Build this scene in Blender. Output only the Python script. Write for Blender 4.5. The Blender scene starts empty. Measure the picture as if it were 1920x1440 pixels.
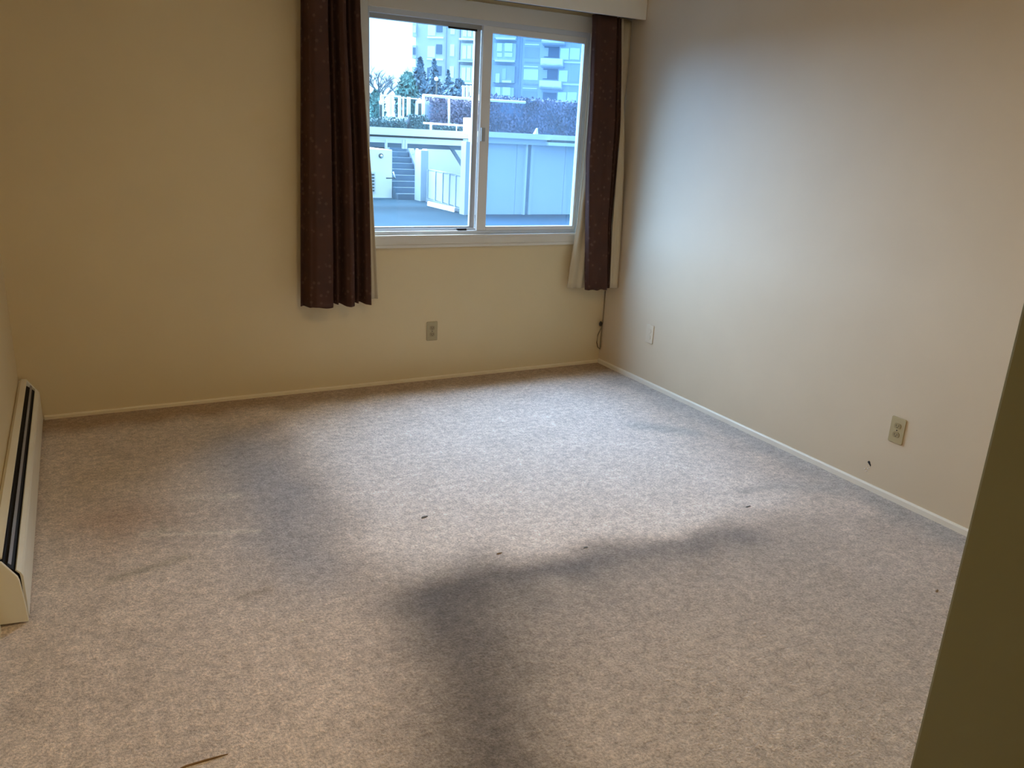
import bpy, bmesh, math, random
from mathutils import Vector, Matrix, noise
random.seed(7)
SC = bpy.context.scene
COL = SC.collection

# ------------------------------------------------------------------ camera
F_PX = 1497.0
V1 = Vector((2868.0, -321.0, F_PX)); V2 = Vector((-839.0, -511.0, F_PX))
CX = V1.normalized()
CY = (V2 - CX * V2.dot(CX)).normalized()
CZ = -CX.cross(CY)
if CZ.y > 0: CZ = -CZ                     # world up seen in camera axes (y down)
RW = Matrix((CX, CY, CZ))                 # camera (x right, y down, z forward) -> world
EYE = Vector((0.0, 0.0, 1.5))
cam_d = bpy.data.cameras.new('camera'); cam = bpy.data.objects.new('camera', cam_d); COL.objects.link(cam)
r_, d_, f_ = RW.col[0], RW.col[1], RW.col[2]
cam.matrix_world = Matrix(((r_.x, -d_.x, -f_.x, EYE.x), (r_.y, -d_.y, -f_.y, EYE.y), (r_.z, -d_.z, -f_.z, EYE.z), (0, 0, 0, 1)))
cam_d.sensor_width = 36.0; cam_d.lens = 36.0 * F_PX / 1920.0
cam_d.clip_start = 0.02; cam_d.clip_end = 600
SC.camera = cam

# ------------------------------------------------------------------ light
SC.view_settings.view_transform = 'Standard'; SC.view_settings.look = 'None'
SC.view_settings.gamma = 1.0; SC.view_settings.exposure = 0.0
SC.view_settings.use_curve_mapping = False
SC.cycles.max_bounces = 16; SC.cycles.diffuse_bounces = 10; SC.cycles.transparent_max_bounces = 16
world = bpy.data.worlds.new('overcast_sky'); SC.world = world; world.use_nodes = True
bg = world.node_tree.nodes['Background']
bg.inputs[0].default_value = (0.56, 0.80, 1.0, 1); bg.inputs[1].default_value = 3.0
SUN_E, SUN_EL, SUN_AZ = 41.5, 44.0, 7.0
sl = bpy.data.lights.new('sun_behind_cloud', 'SUN'); sun = bpy.data.objects.new('sun_behind_cloud', sl); COL.objects.link(sun)
sl.energy = SUN_E; sl.angle = math.radians(104); sl.color = (0.86, 0.885, 1.0)
el, az = math.radians(SUN_EL), math.radians(SUN_AZ)
trav = Vector((math.sin(az) * math.cos(el), -math.cos(az) * math.cos(el), -math.sin(el)))
sun.rotation_euler = trav.to_track_quat('-Z', 'Y').to_euler(); sun.location = (0, 30, 30)
pl = bpy.data.lights.new('ceiling_lamp', 'AREA'); lamp = bpy.data.objects.new('ceiling_lamp', pl); COL.objects.link(lamp)
pl.shape = 'DISK'; pl.size = 0.34; pl.energy = 20; pl.color = (1.0, 0.75, 0.42); lamp.location = (1.15, 1.35, 2.42)

# ------------------------------------------------------------------ helpers
def at(px, py, Y):
    """the point where the sight line of a photo pixel meets the plane y = Y"""
    d = RW @ Vector((px - 960.0, py - 720.0, F_PX)); return EYE + d * (Y / d.y)
class MB:
    def __init__(s): s.v = []; s.f = []
    def add(s, vs, fs):
        n = len(s.v); s.v += [tuple(v) for v in vs]; s.f += [tuple(i + n for i in f) for f in fs]; return s
    def box(s, x0, x1, y0, y1, z0, z1):
        return s.add([(x0,y0,z0),(x1,y0,z0),(x1,y1,z0),(x0,y1,z0),(x0,y0,z1),(x1,y0,z1),(x1,y1,z1),(x0,y1,z1)],
                     [(0,3,2,1),(4,5,6,7),(0,1,5,4),(1,2,6,5),(2,3,7,6),(3,0,4,7)])
    def obox(s, o, a, b, c):
        o, a, b, c = Vector(o), Vector(a), Vector(b), Vector(c)
        vs = [o, o+a, o+a+b, o+b, o+c, o+a+c, o+a+b+c, o+b+c]
        fs = [(0,3,2,1),(4,5,6,7),(0,1,5,4),(1,2,6,5),(2,3,7,6),(3,0,4,7)]
        if a.cross(b).dot(c) < 0: fs = [f[::-1] for f in fs]
        return s.add(vs, fs)
    def tube(s, pts, r, n=8, caps=True):
        pts = [Vector(p) for p in pts]; rs = r if isinstance(r, (list, tuple)) else [r] * len(pts)
        base = len(s.v); up = Vector((0, 0, 1))
        for i, p in enumerate(pts):
            t = (pts[min(i+1, len(pts)-1)] - pts[max(i-1, 0)]).normalized()
            a = t.cross(up)
            if a.length < 1e-3: a = t.cross(Vector((1, 0, 0)))
            a.normalize(); b = t.cross(a)
            for k in range(n):
                q = 2 * math.pi * k / n
                s.v.append(tuple(p + a * (math.cos(q) * rs[i]) + b * (math.sin(q) * rs[i])))
        for i in range(len(pts) - 1):
            for k in range(n):
                k2 = (k + 1) % n
                s.f.append((base+i*n+k, base+i*n+k2, base+(i+1)*n+k2, base+(i+1)*n+k))
        if caps:
            s.f.append(tuple(base + k for k in range(n))[::-1]); e = base + (len(pts)-1) * n
            s.f.append(tuple(e + k for k in range(n)))
        return s
    def lathe(s, c, prof, n=16, axis='z'):
        base = len(s.v)
        for r, h in prof:
            for k in range(n):
                q = 2 * math.pi * k / n; u, w = r * math.cos(q), r * math.sin(q)
                o = (u, w, h) if axis == 'z' else ((u, h, w) if axis == 'y' else (h, u, w))
                s.v.append((c[0]+o[0], c[1]+o[1], c[2]+o[2]))
        for i in range(len(prof) - 1):
            for k in range(n):
                k2 = (k + 1) % n
                s.f.append((base+i*n+k, base+i*n+k2, base+(i+1)*n+k2, base+(i+1)*n+k))
        s.f.append(tuple(base + k for k in range(n))[::-1]); e = base + (len(prof)-1) * n
        s.f.append(tuple(e + k for k in range(n))); return s
    def prism(s, prof, o, a, b, ext):
        """2-D profile in axes a, b at origin o, swept by ext"""
        o, a, b, ext = Vector(o), Vector(a), Vector(b), Vector(ext); n = len(prof)
        vs = [o + a*p + b*q for p, q in prof]; vs += [v + ext for v in vs]
        fs = [tuple(range(n))[::-1], tuple(range(n, 2*n))] + [(i, (i+1) % n, n+(i+1) % n, n+i) for i in range(n)]
        return s.add(vs, fs)
    def build(s, name, m, parent=None, smooth=False, bevel=0, loc=None):
        me = bpy.data.meshes.new(name); me.from_pydata(s.v, [], s.f); me.update()
        b = bmesh.new(); b.from_mesh(me); bmesh.ops.recalc_face_normals(b, faces=b.faces); b.to_mesh(me); b.free()
        o = bpy.data.objects.new(name, me); COL.objects.link(o); me.materials.append(m)
        if smooth:
            for p in me.polygons: p.use_smooth = True
        if bevel:
            md = o.modifiers.new('bevel', 'BEVEL'); md.width = bevel; md.segments = 2; md.limit_method = 'ANGLE'
        if parent:
            o.parent = parent; o.matrix_parent_inverse = Matrix.Translation(-parent.location)
        return o
def tag(o, label=None, cat=None, group=None, kind=None):
    if label: o['label'] = label
    if cat: o['category'] = cat
    if group: o['group'] = group
    if kind: o['kind'] = kind
    return o
def empty(name, loc, label=None, cat=None, group=None, kind=None):
    o = bpy.data.objects.new(name, None); COL.objects.link(o); o.location = loc; o.empty_display_size = 0.1
    return tag(o, label, cat, group, kind)
def struct(name, mb, m, label=None, parent=None, **k):
    o = mb.build(name, m, parent, **k)
    if parent is None: tag(o, label, None, None, 'structure')
    return o

# ------------------------------------------------------------------ materials
def mat(name, col, rough=0.6, metal=0.0, spec=0.4, var=0.0, vscale=20, bump=0.0, bscale=80):
    m = bpy.data.materials.new(name); m.use_nodes = True; nt = m.node_tree; p = nt.nodes['Principled BSDF']
    p.inputs['Base Color'].default_value = (*col, 1); p.inputs['Roughness'].default_value = rough
    p.inputs['Metallic'].default_value = metal; p.inputs['Specular IOR Level'].default_value = spec
    tc = nt.nodes.new('ShaderNodeTexCoord')
    if var:
        n = nt.nodes.new('ShaderNodeTexNoise'); n.inputs['Scale'].default_value = vscale; n.inputs['Detail'].default_value = 4
        nt.links.new(tc.outputs['Object'], n.inputs['Vector'])
        r = nt.nodes.new('ShaderNodeMapRange'); r.inputs[1].default_value = .3; r.inputs[2].default_value = .7
        r.inputs[3].default_value = 1 - var; r.inputs[4].default_value = 1 + var
        nt.links.new(n.outputs[0], r.inputs[0])
        x = nt.nodes.new('ShaderNodeVectorMath'); x.operation = 'SCALE'; x.inputs[0].default_value = col
        nt.links.new(r.outputs[0], x.inputs['Scale']); nt.links.new(x.outputs[0], p.inputs['Base Color'])
    if bump:
        n2 = nt.nodes.new('ShaderNodeTexNoise'); n2.inputs['Scale'].default_value = bscale; n2.inputs['Detail'].default_value = 3
        nt.links.new(tc.outputs['Object'], n2.inputs['Vector'])
        bn = nt.nodes.new('ShaderNodeBump'); bn.inputs['Strength'].default_value = bump; bn.inputs['Distance'].default_value = 0.004
        nt.links.new(n2.outputs[0], bn.inputs['Height']); nt.links.new(bn.outputs[0], p.inputs['Normal'])
    return m
def pane_mat(name, tint, gloss=0.06, dust=0.005):
    m = bpy.data.materials.new(name); m.use_nodes = True; nt = m.node_tree; nt.nodes.clear()
    o = nt.nodes.new('ShaderNodeOutputMaterial'); t = nt.nodes.new('ShaderNodeBsdfTransparent'); t.inputs[0].default_value = (*tint, 1)
    g = nt.nodes.new('ShaderNodeBsdfGlossy'); g.inputs['Roughness'].default_value = 0.02
    mx = nt.nodes.new('ShaderNodeMixShader'); mx.inputs[0].default_value = gloss
    dm = nt.nodes.new('ShaderNodeMixShader'); dm.inputs[0].default_value = dust          # film of dust lit from outside
    tl = nt.nodes.new('ShaderNodeBsdfTranslucent'); tl.inputs[0].default_value = (0.55, 0.78, 0.95, 1)
    nt.links.new(t.outputs[0], dm.inputs[1]); nt.links.new(tl.outputs[0], dm.inputs[2])
    nt.links.new(dm.outputs[0], mx.inputs[1]); nt.links.new(g.outputs[0], mx.inputs[2]); nt.links.new(mx.outputs[0], o.inputs[0]); return m
M_WALL = mat('cream_wall_paint', (0.72, 0.585, 0.35), 0.55, var=0.02, vscale=3, bump=0.04, bscale=160)
M_WALLR = mat('offwhite_wall_paint', (0.65, 0.54, 0.385), 0.55, var=0.02, vscale=3, bump=0.04, bscale=160)
M_FRAME = mat('window_frame_grey', (0.58, 0.62, 0.66), 0.4)
M_ENTRY = mat('cream_wall_paint_shaded', (0.295, 0.305, 0.20), 0.5, var=0.02, vscale=3, bump=0.04, bscale=160)  # cream wall paint darkened so the colour carries the passage shade
M_CEIL = mat('ceiling_paint', (0.82, 0.78, 0.70), 0.8, bump=0.1, bscale=90)
M_TRIM = mat('cream_trim_paint', (0.82, 0.77, 0.66), 0.4, var=0.02, vscale=12)
M_BASE = mat('yellowed_baseboard', (0.82, 0.70, 0.48), 0.4, var=0.03, vscale=9)
M_HEAT = mat('heater_enamel', (0.82, 0.77, 0.63), 0.35, var=0.02, vscale=8)
M_HDARK = mat('heater_black_slot', (0.006, 0.005, 0.006), 0.7)
M_FIN = mat('heater_grey_louvre', (0.30, 0.30, 0.32), 0.4, metal=0.3)
M_VINYL = mat('window_vinyl', (0.74, 0.74, 0.72), 0.35)
M_CASE = mat('window_casing_paint', (0.70, 0.66, 0.58), 0.5)
M_TRACK = mat('window_track_grey', (0.40, 0.42, 0.43), 0.4)
M_BLACK = mat('black_rubber', (0.012, 0.012, 0.014), 0.6)
M_PANE = pane_mat('clear_pane', (0.82, 0.92, 0.99))
M_PANE2 = pane_mat('blue_tinted_pane', (0.60, 0.78, 0.96), 0.06, 0.016)
M_ALMOND = mat('almond_plate', (0.43, 0.35, 0.19), 0.35)
M_ALMOND2 = mat('almond_socket', (0.33, 0.26, 0.13), 0.4)
M_WHITEP = mat('painted_over_plate', (0.67, 0.57, 0.42), 0.45)
M_SLOT = mat('socket_slot', (0.05, 0.04, 0.03), 0.6)
M_CORD = mat('brown_cord', (0.22, 0.17, 0.09), 0.6)
M_DARKPLUG = mat('dark_plug', (0.03, 0.025, 0.02), 0.5)
M_LINING = mat('curtain_lining', (0.54, 0.44, 0.285), 0.85, bump=0.1, bscale=300)

def curtain_mat():
    m = mat('brown_curtain', (0.072, 0.036, 0.026), 0.85, spec=0.15); nt = m.node_tree; p = nt.nodes['Principled BSDF']
    tc = nt.nodes.new('ShaderNodeTexCoord')
    vo = nt.nodes.new('ShaderNodeTexVoronoi'); vo.inputs['Scale'].default_value = 26
    nt.links.new(tc.outputs['Object'], vo.inputs['Vector'])
    r = nt.nodes.new('ShaderNodeMapRange'); r.inputs[1].default_value = 0.16; r.inputs[2].default_value = 0.28; r.inputs[3].default_value = 1; r.inputs[4].default_value = 0
    nt.links.new(vo.outputs['Distance'], r.inputs[0])
    n = nt.nodes.new('ShaderNodeTexNoise'); n.inputs['Scale'].default_value = 9; n.inputs['Detail'].default_value = 5
    nt.links.new(tc.outputs['Object'], n.inputs['Vector'])
    a = nt.nodes.new('ShaderNodeMix'); a.data_type = 'RGBA'
    a.inputs['A'].default_value = (0.052, 0.030, 0.026, 1); a.inputs['B'].default_value = (0.098, 0.043, 0.027, 1)
    nt.links.new(n.outputs[0], a.inputs['Factor'])
    b = nt.nodes.new('ShaderNodeMix'); b.data_type = 'RGBA'; b.inputs['B'].default_value = (0.17, 0.105, 0.085, 1)
    ml = nt.nodes.new('ShaderNodeMath'); ml.operation = 'MULTIPLY'; ml.inputs[1].default_value = 0.38
    nt.links.new(r.outputs[0], ml.inputs[0]); nt.links.new(ml.outputs[0], b.inputs['Factor'])
    nt.links.new(a.outputs['Result'], b.inputs['A']); nt.links.new(b.outputs['Result'], p.inputs['Base Color'])
    w = nt.nodes.new('ShaderNodeTexNoise'); w.inputs['Scale'].default_value = 700
    nt.links.new(tc.outputs['Object'], w.inputs['Vector'])
    bn = nt.nodes.new('ShaderNodeBump'); bn.inputs['Strength'].default_value = 0.3; bn.inputs['Distance'].default_value = 0.001
    nt.links.new(w.outputs[0], bn.inputs['Height']); nt.links.new(bn.outputs[0], p.inputs['Normal']); return m
M_CURT = curtain_mat()

def carpet_mat():
    m = bpy.data.materials.new('worn_beige_carpet'); m.use_nodes = True; nt = m.node_tree; p = nt.nodes['Principled BSDF']
    p.inputs['Roughness'].default_value = 0.95; p.inputs['Specular IOR Level'].default_value = 0.05
    p.inputs['Sheen Weight'].default_value = 0.15
    tc = nt.nodes.new('ShaderNodeTexCoord'); at_ = nt.nodes.new('ShaderNodeAttribute'); at_.attribute_name = 'wear_shade'
    def nz(s, d=3, r=.6):
        n = nt.nodes.new('ShaderNodeTexNoise'); n.inputs['Scale'].default_value = s; n.inputs['Detail'].default_value = d; n.inputs['Roughness'].default_value = r
        nt.links.new(tc.outputs['Object'], n.inputs['Vector']); return n.outputs[0]
    def rng(v, a, b, c, d):
        r = nt.nodes.new('ShaderNodeMapRange'); r.inputs[1].default_value = a; r.inputs[2].default_value = b; r.inputs[3].default_value = c; r.inputs[4].default_value = d
        nt.links.new(v, r.inputs[0]); return r.outputs[0]
    def mul(a, b):
        x = nt.nodes.new('ShaderNodeMath'); x.operation = 'MULTIPLY'; nt.links.new(a, x.inputs[0]); nt.links.new(b, x.inputs[1]); return x.outputs[0]
    fine = nz(120, 3, .7); mid = nz(34, 3); big = nz(7, 3)
    k = mul(mul(rng(fine, .3, .7, .64, 1.36), rng(mid, .3, .7, .78, 1.22)), rng(big, .3, .7, .92, 1.08))
    x = nt.nodes.new('ShaderNodeVectorMath'); x.operation = 'SCALE'
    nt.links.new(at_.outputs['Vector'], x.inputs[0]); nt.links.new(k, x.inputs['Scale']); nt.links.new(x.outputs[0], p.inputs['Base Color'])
    ad = nt.nodes.new('ShaderNodeMath'); ad.operation = 'ADD'; nt.links.new(fine, ad.inputs[0]); nt.links.new(mid, ad.inputs[1])
    bn = nt.nodes.new('ShaderNodeBump'); bn.inputs['Strength'].default_value = 0.7; bn.inputs['Distance'].default_value = 0.008
    nt.links.new(ad.outputs[0], bn.inputs['Height']); nt.links.new(bn.outputs[0], p.inputs['Normal']); return m
M_CARPET = carpet_mat()

# outdoors
M_ASPH = mat('wet_asphalt', (0.024, 0.055, 0.080), 0.9, spec=0.03, var=0.25, vscale=0.35)
M_WHITEOUT = mat('white_render_outdoor', (0.86, 0.86, 0.83), 0.7, var=0.03, vscale=1.5)
M_FENCE = mat('fence_panel_paint', (0.36, 0.44, 0.46), 0.7, var=0.04, vscale=1.5)
M_PILLAR = mat('pillar_paint', (0.36, 0.47, 0.56), 0.7)
M_STRING = mat('stringer_paint', (0.13, 0.21, 0.30), 0.7)
M_PALEOUT = mat('pale_panel_outdoor', (0.66, 0.70, 0.72), 0.6, var=0.03, vscale=1.0)
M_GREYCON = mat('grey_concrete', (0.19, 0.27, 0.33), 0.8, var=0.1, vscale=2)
M_STEP = mat('stair_concrete', (0.10, 0.17, 0.24), 0.85, var=0.1, vscale=3)
M_DARKOUT = mat('dark_metal_outdoor', (0.05, 0.07, 0.07), 0.6)
M_RAIL = mat('white_railing_paint', (0.85, 0.87, 0.86), 0.4)
M_GLOBE = mat('white_lamp_globe', (0.92, 0.92, 0.9), 0.3)
M_TOWER = mat('tower_concrete', (0.42, 0.50, 0.56), 0.8, var=0.04, vscale=0.3)
M_TOWER2 = mat('tower_brick_band', (0.32, 0.39, 0.47), 0.8, var=0.05, vscale=0.3)
M_TGLASS = mat('tower_glass', (0.70, 0.84, 0.90), 0.2, metal=0.55)
M_TDARK = mat('tower_dark_opening', (0.10, 0.17, 0.25), 0.5)
M_TWHITE = mat('tower_white_slab', (0.82, 0.86, 0.86), 0.7)
M_BARK = mat('wet_bark', (0.08, 0.12, 0.15), 0.9)
M_LEAFG = mat('evergreen_needles', (0.07, 0.19, 0.18), 0.8, var=0.35, vscale=2)
M_LEAFB = mat('dark_conifer_needles', (0.07, 0.15, 0.22), 0.8, var=0.35, vscale=2)
M_LEAFP = mat('purple_brown_hedge_leaves', (0.165, 0.165, 0.24), 0.8, var=0.4, vscale=1.2)
M_LEAFP2 = mat('hedge_inner', (0.12, 0.18, 0.28), 0.9)
M_COVER = mat('ground_cover_leaves', (0.09, 0.18, 0.20), 0.85, var=0.35, vscale=1.5)
M_SOIL = mat('planter_soil', (0.07, 0.11, 0.15), 0.95)

# ------------------------------------------------------------------ room shell
XL, XR, YB, YF, ZC = -0.335, 3.14, 4.465, 0.456, 2.44
XE = 0.833                                   # corner of the entry passage wall
WX0, WX1, WZ0, WZ1 = 1.466, 2.876, 0.909, 2.112

def smooth(a, b, x):
    t = min(1, max(0, (x - a) / (b - a))); return t * t * (3 - 2 * t)
def seg_dist(x, y, ax, ay, bx, by):
    dx, dy = bx - ax, by - ay; t = max(0, min(1, ((x-ax)*dx + (y-ay)*dy) / (dx*dx + dy*dy)))
    return math.hypot(x - ax - t*dx, y - ay - t*dy)
def lerp3(a, b, t): return tuple(a[i] + (b[i] - a[i]) * t for i in range(3))
def carpet_colour(x, y):
    """where the bed stood the pile stayed clean; a soiled traffic band runs round its foot and left side"""
    n1 = noise.noise((x * 2.1, y * 2.1, 0.3)); n2 = noise.noise((x * 6.3, y * 6.3, 4.7)); n3 = noise.noise((x*14, y*14, 9.1))
    base = (0.66, 0.555, 0.47)
    base = tuple(c * (1 + 0.10 * n1 + 0.07 * n2 + 0.05 * n3) for c in base)
    wx, wy = x + 0.07 * n1 + 0.05 * n2, y + 0.06 * n1 + 0.05 * n2
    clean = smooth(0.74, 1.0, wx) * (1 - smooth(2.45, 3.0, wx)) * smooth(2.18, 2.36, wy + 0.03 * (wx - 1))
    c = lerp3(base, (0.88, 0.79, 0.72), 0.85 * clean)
    # soiled foot band
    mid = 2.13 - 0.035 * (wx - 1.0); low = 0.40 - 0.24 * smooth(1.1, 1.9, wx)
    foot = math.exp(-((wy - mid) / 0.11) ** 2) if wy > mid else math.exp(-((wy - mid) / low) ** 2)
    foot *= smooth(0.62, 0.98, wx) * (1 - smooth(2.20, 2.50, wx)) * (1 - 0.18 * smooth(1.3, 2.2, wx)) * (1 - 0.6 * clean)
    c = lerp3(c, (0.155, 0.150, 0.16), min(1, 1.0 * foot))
    streak = math.exp(-(seg_dist(wx, wy, 1.05, 2.1, 0.72, 1.2) / 0.26) ** 2)  # darker streak from the foot band towards the passage
    c = lerp3(c, (0.13, 0.115, 0.105), 0.86 * streak)
    c = lerp3(c, (0.45, 0.385, 0.33), 0.8 * smooth(0.8, 1.3, wx) * (1 - smooth(1.9, 2.3, wy + .12 * n2)) * (1 - 0.4 * smooth(2.2, 2.8, wx)))
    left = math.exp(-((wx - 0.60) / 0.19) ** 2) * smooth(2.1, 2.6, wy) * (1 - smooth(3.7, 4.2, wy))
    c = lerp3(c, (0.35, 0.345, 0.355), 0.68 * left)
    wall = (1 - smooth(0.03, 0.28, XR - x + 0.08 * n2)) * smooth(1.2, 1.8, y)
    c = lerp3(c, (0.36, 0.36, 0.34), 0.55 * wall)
    wallb_stain_shade = 1 - smooth(0.12, 0.34, YB - y + 0.06 * n2)
    c = lerp3(c, (0.38, 0.245, 0.12), 0.85 * wallb_stain_shade)  # brown stain along the back wall, with the window wall's shadow coloured in
    rust = math.exp(-(math.hypot((wx - 0.02) / 0.16, (wy - 3.15) / 0.22)) ** 2)
    c = lerp3(c, (0.42, 0.25, 0.14), 0.6 * rust)
    rust2 = math.exp(-(math.hypot((wx - 0.05) / 0.25, (wy - 3.6) / 0.3)) ** 2)
    c = lerp3(c, (0.45, 0.33, 0.20), 0.4 * rust2)
    for (ax, ay, bx, by, w, col, k) in ((-0.02, 2.70, 0.22, 2.76, .025, (0.34, .29, .20), .6), (0.10, 2.99, 0.20, 3.0, .02, (.75, .67, .55), .5),
                                        (0.17, 2.965, 0.50, 2.86, .011, (.82, .74, .62), .7), (0.17, 2.99, 0.175, 3.08, .012, (.35, .3, .22), .5),
                                        (0.30, 3.25, 0.36, 3.25, .02, (.78, .7, .6), .5), (0.42, 3.22, 0.47, 3.21, .025, (.78, .72, .6), .5),
                                        (0.36, 2.42, 0.45, 2.44, .02, (.33, .27, .2), .5), (2.55, 2.42, 2.68, 2.40, .03, (.38, .36, .33), .5),
                                        (2.62, 3.3, 2.85, 3.1, .07, (.42, .43, .40), .5), (2.75, 2.4, 2.95, 2.3, .06, (.42, .41, .38), .4)):
        k2 = math.exp(-(seg_dist(x, y, ax, ay, bx, by) / w) ** 2); c = lerp3(c, col, k * k2)
    return c
def make_floor():
    nx, ny = 232, 380; x0, x1, y0, y1 = XL - 0.06, XR + 0.06, -1.25, YB + 0.06
    v = []; colr = []
    for j in range(ny + 1):
        for i in range(nx + 1):
            x, y = x0 + (x1-x0)*i/nx, y0 + (y1-y0)*j/ny
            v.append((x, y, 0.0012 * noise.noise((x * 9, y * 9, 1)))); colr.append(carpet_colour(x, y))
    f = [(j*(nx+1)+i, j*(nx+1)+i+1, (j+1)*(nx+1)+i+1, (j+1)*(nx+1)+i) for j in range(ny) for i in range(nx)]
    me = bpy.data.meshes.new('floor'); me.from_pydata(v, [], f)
    a = me.attributes.new('wear_shade', 'FLOAT_VECTOR', 'POINT'); a.data.foreach_set('vector', [q for c in colr for q in c])
    me.materials.append(M_CARPET); o = bpy.data.objects.new('floor', me); COL.objects.link(o)
    for p in me.polygons: p.use_smooth = True
    tag(o, 'worn beige wall to wall carpet with a pale clean patch and grey soiled band', None, None, 'structure')
    return o
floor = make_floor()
s = MB(); s.box(XL - 0.2, WX0, YB, YB + 0.05, -0.6, ZC + .1); s.box(WX1, XR + 0.2, YB, YB + 0.05, -0.6, ZC + .1)
s.box(WX0, WX1, YB, YB + 0.05, -0.6, WZ0); s.box(WX0, WX1, YB, YB + 0.2, WZ1, ZC + .1)
wall_back = struct('wall_back', s, M_WALL, 'cream window wall at the far end of the room')
wall_right = struct('wall_right', MB().box(XR, XR + 0.15, YF, YB, -0.05, ZC + .1), M_WALLR, 'pale right hand wall lit by the window')
struct('wall_left', MB().box(XL - 0.15, XL, -1.3, YB, -0.05, ZC + .1), M_WALL, 'left hand wall above the baseboard heater')
struct('wall_entry', MB().box(XE, XR + 0.15, -1.3, YF, -0.05, ZC + .1), M_ENTRY, 'corner of the entry passage wall, its colour darkened as shade, in the right foreground', bevel=0.004)
struct('wall_front', MB().box(XL - 0.15, XE, -1.4, -1.3, -0.05, ZC + .1), M_WALL, 'wall closing the entry passage behind the viewpoint')
struct('ceiling', MB().box(XL - 0.15, XR + 0.15, -1.4, YB + .2, ZC, ZC + 0.1), M_CEIL, 'plain white ceiling of the room')
def base_prof(h=0.030): return [(0, -0.01), (0.012, -0.01), (0.012, h - .006), (0.008, h), (0, h)]
struct('baseboard_back', MB().prism(base_prof(0.021), (-0.245, YB, 0), (0, -1, 0), (0, 0, 1), (XR + 0.245, 0, 0)), M_BASE, 'low cream baseboard under the window wall')
struct('baseboard_right', MB().prism(base_prof(), (XR, YF, 0), (-1, 0, 0), (0, 0, 1), (0, YB - YF - 0.012, 0)), M_TRIM, 'low white baseboard along the right hand wall')
struct('baseboard_left', MB().prism(base_prof(), (XL, -1.3, 0), (1, 0, 0), (0, 0, 1), (0, 3.82, 0)), M_TRIM, 'low baseboard left of the passage before the heater')

# window: setting with parts
win = empty('window_1', ((WX0 + WX1) / 2, YB, WZ0), 'white two pane sliding window between the brown curtains', None, None, 'structure')
y0, y1 = YB - 0.022, YB + 0.05
s = MB(); s.box(WX0, WX0 + .010, y0 + .01, y1, WZ0, WZ1); s.box(WX1 - .022, WX1, y0 + .01, y1, WZ0, WZ1)
s.box(WX0 + .010, WX1 - .022, y0 + .01, y1, WZ1 - .028, WZ1); s.box(WX0 + .010, WX1 - .022, y0 + .01, y1, WZ0, WZ0 + .020)
s.build('window_frame', M_FRAME, win, bevel=0.002)
s = MB(); s.box(WX0 + .010, 2.15, YB + .012, YB + .048, WZ1 - .045, WZ1 - .028); s.box(WX0 + .010, 2.15, YB + .008, YB + .042, WZ1 - .052, WZ1 - .045)
s.build('upper_track', M_TRACK, win)
s = MB(); s.box(WX0 + .010, 2.15, YB + .010, YB + .048, WZ0 + .020, WZ0 + .033); s.build('lower_track', M_FRAME, win)
MB().box(1.94, 2.118, YB + .004, YB + .014, WZ1 - .062, WZ1 - .052).build('weatherstrip', M_BLACK, win)
# outer (left) sash
sash = MB(); gl0, gl1 = WX0 + .010, 2.150
sash.box(gl1 - .036, gl1, YB + .020, YB + .044, WZ0 + .033, WZ1 - .052); sash.box(gl0, gl1 - .036, YB + .020, YB + .044, WZ0 + .033, WZ0 + .043)
sash.box(gl0, gl0 + .004, YB + .020, YB + .044, WZ0 + .043, WZ1 - .052)
sl_o = sash.build('outer_sash', M_TRACK, win, bevel=0.002)
MB().box(gl0 + .004, gl1 - .036, YB + .030, YB + .035, WZ0 + .043, WZ1 - .052).build('glass_pane', M_PANE, sl_o)
# inner (right) sash
s = MB(); sx0, sx1, sz0, sz1 = 2.150, WX1 - .022, WZ0 + .020, WZ1 - .028
s.box(sx0, sx0 + .062, y0 + .012, y0 + .038, sz0, sz1); s.box(sx1 - .016, sx1, y0 + .012, y0 + .038, sz0, sz1)
s.box(sx0 + .062, sx1 - .016, y0 + .012, y0 + .038, sz0, sz0 + .024); s.box(sx0 + .062, sx1 - .016, y0 + .012, y0 + .038, sz1 - .036, sz1)
so = s.build('inner_sash', M_VINYL, win, bevel=0.003)
MB().box(sx0 + .062, sx1 - .016, y0 + .022, y0 + .027, sz0 + .024, sz1 - .036).build('glass_pane', M_PANE2, so)
s = MB(); s.box(sx0 + .004, sx0 + .028, y0 - .004, y0 + .012, 1.452, 1.53); s.lathe((sx0 + .016, y0 - .006, 1.492), [(.009, 0), (.009, .006)], 12, 'y')
s.build('latch', M_TRACK, so, bevel=0.002)
c1 = at(862, 428.5, YB + .03); MB().box(c1.x - .03, c1.x + .03, YB - .004, YB + .010, WZ0 + .020, WZ0 + .033).build('vent_clip', M_BLACK, win)
# casing, stool and apron
s = MB(); s.box(WX0 - .075, WX0, YB - .018, YB, WZ0 - .005, 2.20); s.box(WX1, WX1 + .070, YB - .018, YB, WZ0 - .005, 2.20); s.box(WX0, WX1, YB - .018, YB, WZ1, 2.20)
struct('trim_1', s, M_CASE, 'flat painted casing boards around the window', bevel=0.002)
s = MB(); s.box(WX0 - .02, WX1 + .03, YB - .034, YB - .002, WZ0 - .016, WZ0 - .001); s.box(WX0 - .01, WX1 + .02, YB - .022, YB, WZ0 - .062, WZ0 - .016); s.box(WX0 - .01, WX1 + .02, YB - .028, YB, WZ0 - .075, WZ0 - .058)
struct('trim_2', s, M_CASE, 'painted window stool and apron board below the glass', bevel=0.002)
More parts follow.
